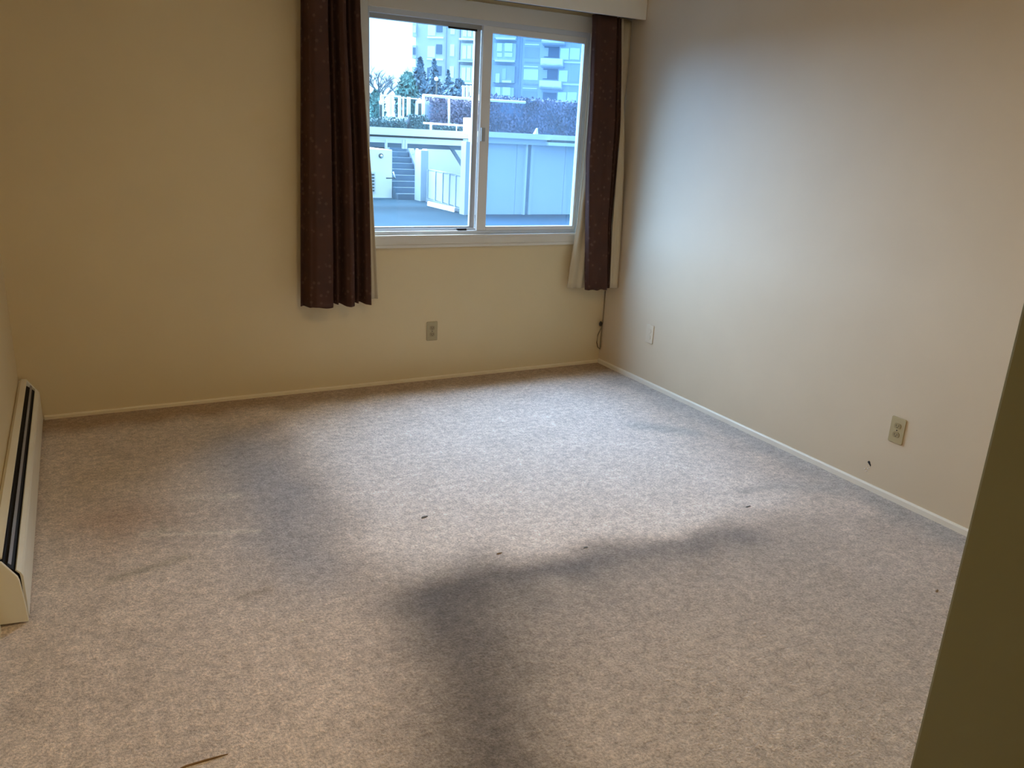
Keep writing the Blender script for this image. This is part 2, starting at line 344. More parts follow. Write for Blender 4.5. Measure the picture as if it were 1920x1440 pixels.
# pelmet
pel = empty('curtain_pelmet', (2.1, 4.36, 2.19), 'cream boxed pelmet board over the window meeting the right wall', 'pelmet')
MB().box(0.85, XR - .002, 4.262, 4.280, 2.195, ZC - .002).build('front_board', M_TRIM, pel, bevel=0.002)
MB().box(0.85, XR - .002, 4.280, YB - .002, 2.235, 2.25).build('soffit_board', M_CASE, pel)
MB().box(0.838, 0.85, 4.262, YB - .002, 2.195, ZC - .002).build('end_board', M_TRIM, pel)
MB().box(0.95, XR - .01, 4.335, 4.365, 2.205, 2.235).build('curtain_track', M_DARKPLUG, pel)

# ------------------------------------------------------------------ curtains
def interp(tab, t):
    for (a, va), (b, vb) in zip(tab, tab[1:]):
        if t <= b:
            k = (t - a) / (b - a) if b > a else 0; return va + (vb - va) * k
    return tab[-1][1]
def sinterp(tab, t):
    for (a, va), (b, vb) in zip(tab, tab[1:]):
        if t <= b:
            k = (t - a) / (b - a); k = k * k * (3 - 2 * k); return va + (vb - va) * k
    return tab[-1][1]
def sheet(name, m, parent, edgeL, edgeR, prof, yc, ztop, zbot, nu=90, nv=40, amp_top=0.7, th=0.003, hem=0.0):
    """cloth hung between two edge lines (tables of photo row -> photo column), folds from prof"""
    v = []
    for j in range(nv + 1):
        t = j / nv; z = ztop + (zbot - ztop) * t
        # photo row of this height at the sheet's middle
        lo, hi = -60.0, 620.0
        for _ in range(30):
            md = (lo + hi) / 2
            if at((interp(edgeL, md) + interp(edgeR, md)) / 2, md, yc).z > z: lo = md
            else: hi = md
        row = (lo + hi) / 2; xa, xb = at(interp(edgeL, row), row, yc).x, at(interp(edgeR, row), row, yc).x
        a = amp_top + (1 - amp_top) * t
        for i in range(nu + 1):
            u = i / nu; y = yc + sinterp(prof, u) * a + 0.004 * noise.noise((u * 5, z * 2.2, 3.3))
            zz = z - (hem * t * t * math.cos(u * 19)) if hem else z
            v.append((xa + (xb - xa) * u + 0.003 * noise.noise((u * 7, z * 1.8, 8.1)), y, zz))
    f = [(j*(nu+1)+i, j*(nu+1)+i+1, (j+1)*(nu+1)+i+1, (j+1)*(nu+1)+i) for j in range(nv) for i in range(nu)]
    o = MB().add(v, f).build(name, m, parent, smooth=True)
    md = o.modifiers.new('thickness', 'SOLIDIFY'); md.thickness = th; md.offset = 0
    return o
cl = empty('curtain', (1.27, 4.36, 0.54), 'dark brown speckled curtain hanging left of the window, gathered in deep folds', 'curtain', 'brown window curtains')
profL = [(0, .030), (.045, .040), (.10, -.046), (.18, -.066), (.40, -.062), (.43, -.030), (.455, .048), (.48, .040), (.515, -.016), (.55, .050), (.585, .048), (.63, -.040), (.68, -.058), (.73, -.050), (.76, .046), (.79, .044), (.82, -.014), (.86, .050), (.895, .048), (.94, -.020), (1, -.036)]
sheet('drape', M_CURT, cl, [(-60, 566), (570, 566)], [(-60, 671), (40, 673), (150, 679), (250, 685), (340, 689), (450, 691), (570, 693)], profL, 4.355, 2.20, 0.535, hem=0.004)
sheet('lining', M_LINING, cl, [(-60, 590), (570, 600)], [(-60, 668), (150, 682), (250, 690), (330, 696), (450, 702), (570, 708)], [(0, .0), (.3, .012), (.6, .0), (.8, .012), (.92, -.006), (.96, .006), (1, -.01)], 4.408, 2.20, 0.548, nu=40)
cr = empty('curtain.001', (2.98, 4.39, 0.54), 'dark brown speckled curtain hanging right of the window in the room corner, pale lining showing', 'curtain', 'brown window curtains')
profR = [(0, .012), (.06, -.024), (.2, -.036), (.5, -.030), (.70, -.034), (.76, -.004), (.80, .026), (.84, -.012), (.90, .004), (.95, .030), (1, .018)]
sheet('drape', M_CURT, cr, [(-60, 1113), (40, 1112), (180, 1107), (300, 1100), (570, 1098)], [(-60, 1170), (45, 1169), (150, 1168), (230, 1166), (330, 1158), (420, 1149), (570, 1145)], profR, 4.345, 2.20, 0.55, hem=0.003)
sheet('lining', M_LINING, cr, [(-60, 1120), (100, 1112), (180, 1106), (250, 1101), (330, 1094), (420, 1083), (480, 1073), (570, 1060)], [(-60, 1186), (45, 1185), (150, 1176), (250, 1164), (330, 1154), (430, 1143), (570, 1130)],
      [(0, .01), (.1, -.010), (.22, -.004), (.30, -.022), (.38, -.012), (.5, .0), (.75, .010), (.85, -.006), (.92, -.012), (1, .006)], 4.395, 2.20, 0.555, nu=60)

sheet('lining', M_LINING, cr, [(-60, 1167), (150, 1167), (250, 1165), (330, 1158), (430, 1150), (570, 1144)], [(-60, 1167.6), (160, 1168.0), (250, 1171.5), (330, 1171), (430, 1166.5), (570, 1159)],
      [(0, .012), (.3, -.004), (.6, -.008), (.85, .0), (1, .012)], 4.302, 2.19, 0.56, nu=20)

# ------------------------------------------------------------------ baseboard heater
ht = empty('baseboard_heater', (-0.29, 3.5, 0.0), 'long cream electric baseboard heater with black slots along the left wall', 'heater')
HY0, HY1 = 2.545, YB - 0.012
wx = XL + 0.002
def hp(prof, name, m, y0, y1, bevel=0.0):
    return MB().prism([(p - 0, q) for p, q in prof], (0, y0, 0), (1, 0, 0), (0, 0, 1), (0, y1 - y0, 0)).build(name, m, ht, bevel=bevel)
hp([(wx, .015), (wx + .006, .015), (wx + .006, .205), (wx + .012, .226), (-.297, .224), (-.297, .219), (wx + .010, .220), (wx, .214)], 'back_panel', M_HEAT, HY0 + .01, HY1)
hp([(-.257, .012), (-.250, .012), (-.250, .150), (-.254, .163), (-.2655, .176), (-.2685, .174), (-.2585, .161), (-.257, .148)], 'front_cover', M_HEAT, HY0 + .008, HY1 - .02)
hp([(wx + .008, .02), (-.259, .02), (-.259, .150), (-.2745, .172), (-.299, .196), (wx + .010, .196)], 'heating_core', M_HDARK, HY0 + .02, HY1 - .03)
hp([(-.2855, .1985), (-.2785, .1905), (-.2770, .1920), (-.2840, .2000)], 'louvre_bar', M_FIN, HY0 + .015, HY1 - .03)
cap = [(wx, .012), (-.251, .004), (-.251, .146), (-.2565, .158), (-.267, .1765), (-.297, .2185), (wx + .010, .224), (wx, .22)]
cap = [(wx, .012), (-.251, .004), (-.254, .070), (-.2595, .146), (-.263, .160), (-.298, .217), (wx + .012, .222), (wx, .218)]
hp(cap, 'end_cap', M_HEAT, HY0 - .012, HY0, bevel=0.002)
hp([(wx, .012), (-.251, .010), (-.251, .150), (-.263, .168), (-.297, .2185), (wx + .012, .222), (wx, .218)], 'end_cap', M_HEAT, HY1 - .02, HY1, bevel=0.002)

# ------------------------------------------------------------------ outlets
def outlet(name, label, origin, axis, up, nrm, m1, m2, slots=True):
    o, a, u, n = Vector(origin), Vector(axis), Vector(up), Vector(nrm)
    e = empty(name, o, label, 'wall outlet', 'electrical outlets around the walls')
    w, h, t = .036, .060, .006
    pr = [(-w, -h + .004), (-w + .004, -h), (w - .004, -h), (w, -h + .004), (w, h - .004), (w - .004, h), (-w + .004, h), (-w, h - .004)]
    MB().prism(pr, o, a, u, n * t).build('cover_plate', m1, e, bevel=0.002)
    for k in (-1, 1):
        c = o + u * (k * .0205) + n * t
        pr = [(.0165 * math.cos(q), max(-.0125, min(.0125, .0165 * math.sin(q)))) for q in [2*math.pi*i/20 for i in range(20)]]
        so_ = MB().prism(pr, c, a, u, n * .0022).build('socket', m2, e)
        sb = MB()
        for d in (-.0065, .0065): sb.obox(c + n*.0022 + a*(d - .0011) - u*.002, a*.0022, u*.008, n*.0004)
        sb.obox(c + n*.0022 - a*.002 - u*.0085, a*.004, u*.004, n*.0004)
        sb.build('slots', M_SLOT if slots else m2, so_)
    MB().prism([(.003*math.cos(2*math.pi*i/10), .003*math.sin(2*math.pi*i/10)) for i in range(10)], o + n*t, a, u, n*.0015).build('screw', M_SLOT if slots else m2, e)
    return e
outlet('wall_outlet', 'almond outlet on the window wall below the glass', (1.873, YB, 0.314), (1, 0, 0), (0, 0, 1), (0, -1, 0), M_ALMOND, M_ALMOND2)
outlet('wall_outlet.001', 'white painted outlet on the right wall near the room corner', (XR, 3.92, 0.335), (0, -1, 0), (0, 0, 1), (-1, 0, 0), M_WHITEP, M_WHITEP, False)
outlet('wall_outlet.002', 'almond outlet on the right wall nearest the passage corner', (XR, 2.115, 0.325), (0, -1, 0), (0, 0, 1), (-1, 0, 0), M_ALMOND, M_ALMOND2)

# chipped hole low on the right wall, with plaster crumbs at its lip
h0 = Vector((XR, 2.222, 0.122))
pr = [(-.010, .004), (-.004, .012), (.003, .010), (.006, .002), (.011, -.005), (.010, -.012), (.003, -.006), (-.004, -.001)]
MB().prism(pr, h0 + Vector((-.0012, 0, 0)), (0, -1, 0), (0, 0, 1), (.004, 0, 0)).build('chipped_hole', M_BLACK, wall_right)
s = MB()
for i in range(9):
    p = h0 + Vector((-.0015, random.uniform(-.008, .034), random.uniform(-.045, -.014))); r = random.uniform(.0015, .0035)
    s.lathe(p, [(r*.4, -r), (r, 0), (r*.4, r)], 6)
tag(s.build('plaster_crumb', mat('plaster_white', (.9, .88, .84), .9), wall_right), kind='stuff')

# curtain cord looped in the corner
pts = [at(1140, 545, 4.44), at(1138, 570, 4.44), at(1134, 596, 4.44), at(1132, 607, 4.44)]
xlim = XR - .006
fx = lambda p: Vector((min(p.x, xlim), p.y, p.z))
pc = MB().tube([fx(p) for p in pts], .003, 6).build('pull_cord', M_CORD, cr, smooth=True); pc['label'] = 'thin brown pull cord in the room corner'
pts = [(1132, 607), (1127, 615), (1121, 628), (1119, 642), (1121, 651), (1127, 654), (1132, 650), (1134, 636), (1134, 620), (1132, 607)]
MB().tube([fx(at(x, y, 4.445)) for x, y in pts], .0035, 6, caps=False).build('cord_loop', M_CORD, cr, smooth=True)
p = fx(at(1132, 607, 4.445)); MB().lathe((min(p.x, xlim - .012), p.y, p.z - .016), [(.004, 0), (.011, .008), (.012, .022), (.005, .034)], 10).build('tensioner', M_DARKPLUG, cr, smooth=True)

# crumbs on the carpet
def blob(name, label, px, py, rx, ry, h, m, ang=0, n=9, grp='bits of debris on the carpet'):
    d = RW @ Vector((px - 960, py - 720, F_PX)); P = EYE + d * (-1.5 / d.z); s = MB(); v = []; f = []
    ca, sa = math.cos(ang), math.sin(ang); rr = [random.uniform(.7, 1.15) for _ in range(n)]
    for (k, z) in ((1.0, -.001), (.8, h * .7), (.3, h)):
        for i in range(n):
            q = 2 * math.pi * i / n; x, y = rx * k * rr[i] * math.cos(q), ry * k * rr[i] * math.sin(q)
            v.append((P.x + x*ca - y*sa, P.y + x*sa + y*ca, z))
    for r0 in (0, 1):
        f += [(r0*n+i, r0*n+(i+1) % n, (r0+1)*n+(i+1) % n, (r0+1)*n+i) for i in range(n)]
    f.append(tuple(2*n + i for i in range(n)))
    return tag(s.add(v, f).build(name, m, None, smooth=True), label, 'debris', grp)
M_CR1 = mat('grey_fluff', (.16, .16, .16), .95); M_CR2 = mat('brown_crumb', (.20, .13, .07), .9); M_CR3 = mat('white_lint', (.85, .83, .78), .9)
blob('carpet_fluff', 'dark grey tuft of fluff on the pale patch of carpet', 796, 970, .020, .010, .004, M_CR1, .3)
blob('carpet_crumb', 'small brown crumb at the foot of the pale carpet patch', 936, 1038, .016, .006, .003, M_CR2, .1)
blob('carpet_crumb.001', 'dark crumb on the upper edge of the soiled carpet band', 1098, 1027, .013, .006, .003, M_CR1, .2)
blob('carpet_fluff.001', 'grey fluff on the carpet between pale patch and right baseboard', 1403, 950, .020, .006, .003, M_CR1, .1)
blob('carpet_crumb.002', 'brown crumb on the carpet beside the dark passage corner', 1757, 1108, .012, .005, .003, M_CR2, .4)
blob('lint_speck', 'tiny white lint speck on the grey left part of carpet', 566, 1164, .007, .005, .003, M_CR3, 0)
# lifted seam in the carpet at the bottom of the view
s = MB(); a = [(318, 1450), (350, 1437), (390, 1425), (428, 1414)]
def fl(x, y, z=0.0):
    d = RW @ Vector((x - 960, y - 720, F_PX)); q = EYE + d * (-1.5 / d.z); return Vector((q.x, q.y, z))
s.tube([fl(x, y, .0012) for x, y in a], [.001, .003, .003, .001], 6); s.build('carpet_seam', mat('seam_brown', (.24, .14, .06), .9), floor, smooth=True)

# ------------------------------------------------------------------ outdoors
GZ = -0.6
struct('parking_ground', MB().box(-60, 110, YB + .05, 160, GZ - .3, GZ), M_ASPH, 'wet grey asphalt yard outside the window')
def pbox(x0, x1, yt, yb, Y, depth, mb=None):
    """box whose front lies on y = Y and covers the photo columns x0-x1 and rows yt-yb (rows at the box's middle)"""
    mx, my = (x0 + x1) / 2, (yt + yb) / 2; mb = mb or MB()
    return mb.box(at(x0, my, Y).x, at(x1, my, Y).x, Y, Y + depth, at(mx, yb, Y).z, at(mx, yt, Y).z)
def pboxg(x0, x1, yt, Y, depth, mb=None):
    mx = (x0 + x1) / 2; mb = mb or MB(); my = yt + 40
    return mb.box(at(x0, my, Y).x, at(x1, my, Y).x, Y, Y + depth, GZ, at(mx, yt, Y).z)
def ptube(pts, Y, r, mb=None, n=6):
    return (mb or MB()).tube([at(x, y, Y if not isinstance(Y, list) else Y[i]) for i, (x, y) in enumerate(pts)], r, n)
# left service block
e = empty('service_block', (at(700, 370, 24.5).x, 25.5, GZ), 'white rendered block left of the outdoor stairs', 'building')
pboxg(630, 735, 279, 24.5, 2.5).build('block_wall', M_WHITEOUT, e)
pbox(628, 737, 371, 379, 24.35, .2).build('plinth', M_GREYCON, e)
pbox(628, 757, 379, 384, 24.0, .4).build('kerb', M_PALEOUT, e)
e = empty('wall_lantern', at(714, 292, 24.4), 'round dark lantern on the white block wall', 'lamp')
q = at(714, 292, 24.5); MB().lathe((q.x, 24.5, q.z), [(.075, 0), (.075, -.03), (.06, -.05), (.02, -.07)], 14, 'y').build('lantern_body', M_DARKOUT, e, smooth=True)
MB().lathe((q.x, 24.43, q.z - .01), [(.045, 0), (.035, -.03), (.01, -.04)], 12, 'y').build('lantern_glass', M_TGLASS, e, smooth=True)
e = empty('louvre_vent', at(698, 345, 24.45), 'grey louvred vent at the left edge of the white block', 'vent')
pbox(690, 704, 322, 362, 24.455, .04).build('vent_frame', M_PALEOUT, e)
for i in range(6): pbox(692, 702, 326 + i*6, 329 + i*6, 24.42, .03).build('slat', M_DARKOUT, e)
e = empty('wall_handrail', at(731, 333, 24.3), 'short dark handrail stub beside the stair foot', 'handrail')
ptube([(724, 334), (741, 334)], 24.3, .022).build('rail_bar', M_DARKOUT, e, smooth=True)
ptube([(737, 322), (741, 334)], 24.3, .02).build('rail_bracket', M_RAIL, e, smooth=True)
# staircase climbing away to the left
st = empty('outdoor_staircase', at(768, 376, 24.0), 'blue grey concrete outdoor stairs climbing beside the white block', 'staircase')
b0 = at(738, 376, 24.0); b1 = at(797, 376, 24.0); sw = b1.x - b0.x; rise = .172; run = .27
def srow(i): return 376 - 10.4 * i
def sx(px, i): return at(px, srow(i), 24.0 + run * i).x
for i in range(10):
    xl, xr = max(sx(738.5 - 1.0 * i, i), at(735, 320, 24.5).x + .02), sx(797 - 4.4 * i, i)
    MB().obox((xl, 24.0 + run * i, GZ), (xr - xl, 0, 0), (0, run + .02, 0), (0, 0, rise * (i + 1))).build('step', M_STEP, st)
def spt(i, off, z): return Vector((sx(797 - 4.4 * i, i) + off, 24.0 + run * i, GZ + rise * i + z))
s = MB(); p0, p1 = spt(-.5, 0.02, 0), spt(7.6, .02, 0)
s.add([p0, p1, p1 + Vector((0, 0, .24)), p0 + Vector((0, 0, .24)), p0 + Vector((.12, 0, 0)), p1 + Vector((.12, 0, 0)), p1 + Vector((.12, 0, .38)), p0 + Vector((.12, 0, .38))],
      [(0,1,2,3),(4,7,6,5),(0,4,5,1),(1,5,6,2),(2,6,7,3),(3,7,4,0)]); s.build('stringer', M_STRING, st)
s = MB(); s.tube([spt(.6, .02, .55), spt(.3, .02, .72), spt(.5, .02, .86), spt(6.2, .02, .86)], .035, 8); s.build('handrail', M_RAIL, st, smooth=True)
for i in (1, 4, 6): MB().tube([spt(i, .03, .3), spt(i, .03, .86)], .022, 6).build('baluster', M_RAIL, st, smooth=True)
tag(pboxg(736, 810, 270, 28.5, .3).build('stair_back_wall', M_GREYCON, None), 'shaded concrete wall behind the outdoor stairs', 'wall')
tag(pboxg(789, 803, 282, 23.4, .5).build('white_pillar', M_PILLAR, None, bevel=.01), 'white pillar at the right of the stair foot', 'pillar')
tag(pboxg(800, 900, 268, 25.2, .4).build('white_back_wall', M_WHITEOUT, None), 'bright white wall behind the panelled ramp fence', 'wall')
# panelled ramp fence receding to the pillar
e = empty('ramp_fence', at(840, 380, 22.0), 'low white panel fence running from the pillar to the garage wall', 'fence')
L0 = Vector((at(802, 368, 23.3).x, 23.3, GZ + .12)); L1 = Vector((at(874, 399, 20.3).x - .15, 20.3, GZ + .12)); dv = L1 - L0; dn = Vector((dv.y, -dv.x, 0)).normalized() * -.06
cuts = [0, .25, .47, .66, .84, 1]
for a_, b_ in zip(cuts, cuts[1:]):
    MB().obox(L0 + dv * (a_ + .008), dv * (b_ - a_ - .016), dn, (0, 0, .80)).build('panel', M_FENCE, e)
for a_ in cuts: MB().obox(L0 + dv * (a_ - .012) - Vector((0, 0, .12)) - dn * .5, dv * .024, dn * 2.0, (0, 0, .95)).build('post', M_PILLAR, e)
MB().obox(L0 + Vector((0, 0, .80)), dv, dn * 1.5, (0, 0, .05)).build('top_rail', M_GREYCON, e)
MB().obox(L0 + Vector((0, 0, -.12)) - dn, dv, dn * 2.4, (0, 0, .10)).build('bottom_kerb', M_GREYCON, e)
k0, k1 = at(801, 380, 22.0), at(852, 399, 20.2); k0.z = k1.z = GZ
tag(MB().obox(k0, k1 - k0, (.12, .2, 0), (0, 0, .12)).build('painted_kerb', M_RAIL, None, bevel=.01), 'white painted kerb on the asphalt before the ramp fence', 'kerb')
e = empty('diagonal_brace', at(857, 300, 21.6), 'grey diagonal brace across the bright white wall', 'brace')
q0, q1 = at(836, 264, 21.7), at(877, 330, 21.7); MB().obox(q0, q1 - q0, (.10, 0, .0), (0, .1, 0)).build('brace_bar', M_GREYCON, e)
MB().box(q1.x - .1, q1.x + .35, 21.66, 21.86, GZ, q1.z + .02).build('brace_post', M_GREYCON, e)
# garage front on the right
gy = 19.6
g = empty('garage_front', at(980, 400, gy), 'pale blue grey panelled garage front filling the right pane', 'building')
pboxg(873, 905, 266, gy, .3).build('pillar', M_PILLAR, g)
for (a_, b_) in ((905.6, 968), (968.6, 985), (1000, 1059), (1059.6, 1100), (1100.6, 1160)): pboxg(a_, b_, 266, gy + .12, .2).build('panel', M_PALEOUT, g)
pboxg(985, 988.5, 270, gy + .02, .2).build('door_post', M_WHITEOUT, g); pboxg(988.5, 995, 270, gy + .09, .2).build('door_recess', M_GREYCON, g); pboxg(995, 1000, 270, gy + .04, .2).build('door_post', M_PALEOUT, g)
pboxg(876, 1160, 268, gy + .32, .3).build('garage_core', M_GREYCON, g)
# deck, its fascia beams
def beam(name, x0, x1, yt, yb, Y, depth, m, parent): return pbox(x0, x1, yt, yb, Y, depth).build(name, m, parent)
GX = at(915, 255, 27.0).x
dk = empty('roof_deck', at(880, 255, 22.0), 'white edged roof deck at eye level above the yard', 'deck')
mid = lambda x, y, x2: y + (x2 - x) * .05
beam('upper_fascia', 600, 892, 240, 254, 21.2, .35, M_WHITEOUT, dk); beam('lower_fascia', 600, 892, 258, 268.5, 21.35, .3, M_WHITEOUT, dk)
beam('shadow_gap', 600, 892, 254, 258, 21.42, .2, M_DARKOUT, dk)
beam('soffit_lattice', 600, 892, 268.5, 277, 21.9, .3, M_GREYCON, dk)
beam('upper_fascia', 889, 1165, 252.5, 262.5, gy - .25, .35, M_WHITEOUT, dk); beam('lower_fascia', 889, 1165, 262.5, 273, gy - .1, .35, M_PALEOUT, dk)
beam('roof_flashing', 1033, 1165, 265.5, 269.5, gy - .3, .3, M_DARKOUT, dk); beam('roof_flashing', 1030, 1165, 270, 276, gy - .35, .3, M_RAIL, dk)
for x in (725, 757, 762): pbox(x - 1.6, x + 1.6, 262, 279, 21.3, .1).build('hanger', M_RAIL, dk)
MB().box(GX, 60, gy + .1, 100, 1.20, 1.42).build('slab', M_GREYCON, dk)
MB().box(-20, GX, 28.6, 100, 1.20, 1.42).build('slab', M_GREYCON, dk)
MB().box(at(600, 255, 21.5).x, at(893, 255, 21.7).x, 21.5, 22.2, 1.25, 1.44).build('slab', M_PALEOUT, dk)
# white upright box at the pane edge and the small cowl
tag(pbox(877, 892, 221, 252, 19.9, .3).build('white_chimney', M_WHITEOUT, None, bevel=.01), 'white upright chimney box on the deck beside the window mullion', 'chimney')
q = at(1004, 256, 19.5); s = MB().add([(q.x-.07, 19.45, q.z), (q.x+.06, 19.45, q.z), (q.x+.06, 19.6, q.z), (q.x-.07, 19.6, q.z), (q.x+.04, 19.5, q.z+.22), (q.x+.06, 19.5, q.z+.22), (q.x+.06, 19.55, q.z+.22), (q.x+.04, 19.55, q.z+.22)], [(0,3,2,1),(4,5,6,7),(0,1,5,4),(1,2,6,5),(2,3,7,6),(3,0,4,7)])
tag(s.build('roof_cowl', M_PALEOUT, None), 'small pale wedge shaped cowl on the garage roof edge', 'vent')
# railings
e = empty('low_railing', at(840, 250, 21.9), 'low white pipe railing on the deck left of the chimney box', 'railing')
ptube([(794, 230.5), (878, 236)], 21.9, .028).build('top_rail', M_RAIL, e, smooth=True)
for x, a_ in ((808, 232), (856, 234.5), (872, 235.5)): ptube([(x, a_), (x, 252)], 21.9, .03 if x < 850 else .014).build('post', M_RAIL, e, smooth=True)
e = empty('guard_railing', at(842, 240, 29.4), 'tall white guard railing before the purple hedge', 'railing')
ptube([(793, 178.5), (895, 186.5), (985, 192)], 29.4, .055).build('top_rail', M_RAIL, e, smooth=True)
for x, a_, b_ in ((794, 179, 246), (842, 182, 247), (889.5, 186, 249)): ptube([(x, a_), (x, b_)], 29.4, .055 if x < 800 else .042).build('post', M_RAIL, e, smooth=True)
gt = empty('picket_gate', at(745, 240, 29.9), 'white picket gate with wide uprights left of the guard railing', 'gate')
for x, w in ((717, 3), (732.5, 2.6), (750, 2.2), (757, 1), (767, 2.8)): pbox(x - w, x + w, 180 + (x - 740) * .07, (225 if x not in (717, 767) else 243) + (x - 740) * .055, 29.9, .08).build('picket', M_RAIL, gt)
pbox(716, 752, 178, 181.5, 29.84, .06).build('top_rail', M_RAIL, gt); pbox(752, 783, 183.2, 185.4, 29.84, .06).build('top_rail', M_RAIL, gt); pbox(714, 762, 219.5, 223.5, 29.84, .06).build('bottom_rail', M_RAIL, gt)
def bollard(name, label, x, yt, yb, w, Y):
    e = empty(name, at(x, yb, Y), label, 'lamp', 'black garden lamp posts'); q = at(x, yb, Y); t = at(x, yt, Y)
    MB().lathe((q.x, Y, q.z), [(w, 0), (w, t.z - q.z - .15), (w * .7, t.z - q.z - .12)], 10).build('lamp_post', M_DARKOUT, e, smooth=True)
    MB().lathe((t.x, Y, t.z - .14), [(w * .8, 0), (w * 1.35, .06), (w * 1.35, .12), (w * .5, .18), (.01, .20)], 12).build('lamp_head', M_GLOBE, e, smooth=True)
bollard('garden_lamp', 'black garden lamp post with white head left of the picket gate', 714, 189, 243, .05, 29.6)
bollard('garden_lamp.001', 'black garden lamp post with white head between gate and guard railing', 786.5, 187, 246, .065, 29.6)
e = empty('street_lamp', at(818, 190, 34), 'tall street lamp with a single white globe before the tower', 'street lamp')
q = at(818, 205, 34); t = at(818, 152, 34)
MB().lathe((q.x, 34, 1.4), [(.05, 0), (.035, t.z - 1.4)], 8).build('lamp_post', M_DARKOUT, e, smooth=True)
MB().lathe((t.x, 34, t.z), [(.03, 0), (.075, .03), (.09, .08), (.07, .14), (.01, .17)], 12).build('lamp_globe', M_GLOBE, e, smooth=True)
e = empty('picket_screen', at(880, 184, 34), 'short white picket screen low before the tower bay windows', 'fence')
for i in range(4): pbox(867 + i*7, 871 + i*7, 160, 246, 34, .08).build('picket', M_RAIL, e)
pbox(866, 893, 162, 164, 34.05, .05).build('rail', M_RAIL, e)
# planting beds and foliage
def leaves(mb, n, fn, size):
    for _ in range(n):
        p, nr = fn(); a = Vector((random.uniform(-1, 1), random.uniform(-1, 1), random.uniform(-1, 1))).normalized()
        b = a.cross(Vector(nr)); b = b.normalized() if b.length > .05 else Vector((0, 0, 1)); k = size * random.uniform(.6, 1.3)
        mb.add([p - a*k, p + b*k*.5, p + a*k, p - b*k*.5], [(0, 1, 2, 3)])
    return mb
def hedge(name, label, x0, x1, yt, yb, Y, depth, m, m_in, n, size, bumpy=.12, cat='hedge', group=None):
    A, B = at(x0, (yt + yb) / 2, Y), at(x1, (yt + yb) / 2, Y); zt = at((x0 + x1) / 2, yt, Y).z; zb = 1.40
    e = empty(name, ((A.x + B.x) / 2, Y + depth / 2, zb), label, cat, group)
    nx = max(4, int((B.x - A.x) / .22)); nz = max(3, int((zt - zb) / .2)); v = []; f = []
    ring = [(0, k / nz) for k in range(nz + 1)] + [(j / 4, 1) for j in range(1, 5)] + [(1, 1 - k / nz) for k in range(1, nz + 1)]
    for i in range(nx + 1):
        x = A.x + (B.x - A.x) * i / nx
        for (d, h) in ring:
            q = noise.noise((x * 1.4, d * 2, h * 2 + Y)) ; v.append((x, Y + d * depth + bumpy * q * (1 if d < .5 else -1), zb + h * (zt - zb) * (1 + .10 * q) ))
    L = len(ring)
    f = [(i*L+k, (i+1)*L+k, (i+1)*L+k+1, i*L+k+1) for i in range(nx) for k in range(L - 1)]
    f += [tuple(range(L)), tuple((nx*L + k) for k in range(L))]
    MB().add(v, f).build('hedge_body', m_in, e, smooth=True)
    def fn():
        x = random.uniform(A.x, B.x)
        if random.random() < .65: return Vector((x, Y - random.uniform(-.05, .12), random.uniform(zb + .02, zt + .03))), (0, -1, 0)
        return Vector((x, Y + random.uniform(-.1, depth), zt + random.uniform(-.05, .14) * (1 + noise.noise((x * 2, 0, 5))))), (0, 0, 1)
    tag(leaves(MB(), n, fn, size).build('hedge_leaves', m, e), kind='stuff'); return e
hedge('purple_hedge', 'purple brown clipped hedge behind the tall guard railing', 806, 907, 192, 246, 31.0, 1.6, M_LEAFP, M_LEAFP2, 2600, .075)
hedge('purple_hedge.001', 'broad purple brown hedge filling the right pane above the garage roof', 914, 1165, 193, 252, 31.0, 2.2, M_LEAFP, M_LEAFP2, 5200, .085)
hedge('low_shrub', 'dark low shrub under the picket gate', 690, 762, 228, 243, 28.75, .5, M_COVER, M_SOIL, 900, .06, cat='shrub')
hedge('low_shrub.001', 'green ground cover shrub between gate and low railing', 767, 804, 223, 245, 28.75, .5, M_COVER, M_SOIL, 800, .06, cat='shrub')
hedge('low_shrub.002', 'dark ground cover behind the low pipe railing', 809, 878, 240, 250, 28.75, .5, M_COVER, M_SOIL, 700, .05, cat='shrub')
def bare_tree(name, label, px, ytop, Y, spread, depth=5, group='leafless trees'):
    b = at(px, 240, Y); tp = at(px, ytop, Y); H = tp.z - 1.4
    e = empty(name, (b.x, Y, 1.4), label, 'tree', group); tr = MB(); br = MB()
    tr.tube([(b.x, Y, 1.4), (b.x + .05, Y, 1.4 + H*.22), (b.x - .05, Y, 1.4 + H*.38)], [.14, .11, .09], 7); tr.build('trunk', M_BARK, e, smooth=True)
    def grow(p, d, L, r, k):
        q = p + d * L; md = p + d * (L * .5) + Vector((random.uniform(-1, 1), random.uniform(-1, 1), .3)) * L * .06
        br.tube([p, md, q], [r, r * .8, r * .6], 3, caps=False)
        if k == 0: return
        for _ in range(3 if k > 1 else 4):
            nd = (d + Vector((random.uniform(-1, 1) * spread, random.uniform(-1, 1) * .6, random.uniform(-.15, .7)))).normalized()
            grow(p.lerp(q, random.uniform(.55, 1)), nd, L * random.uniform(.55, .8), r * .58, k - 1)
    for _ in range(4): grow(Vector((b.x, Y, 1.4 + H * random.uniform(.22, .38))), Vector((random.uniform(-1, 1) * spread, random.uniform(-.5, .5), .9)).normalized(), H * .27, .075, depth - 1)
    tag(br.build('branches', M_BARK, e), kind='stuff'); return e
bare_tree('bare_tree', 'leafless tree with upward twigs against the white sky at far left', 706, 118, 38, .9)
bare_tree('bare_tree.001', 'leafless tree right of the first, before the tower corner', 742, 116, 54, .9)
bare_tree('bare_tree.002', 'low leafless tree beside the street lamp', 826, 150, 58, 1.1, 5)
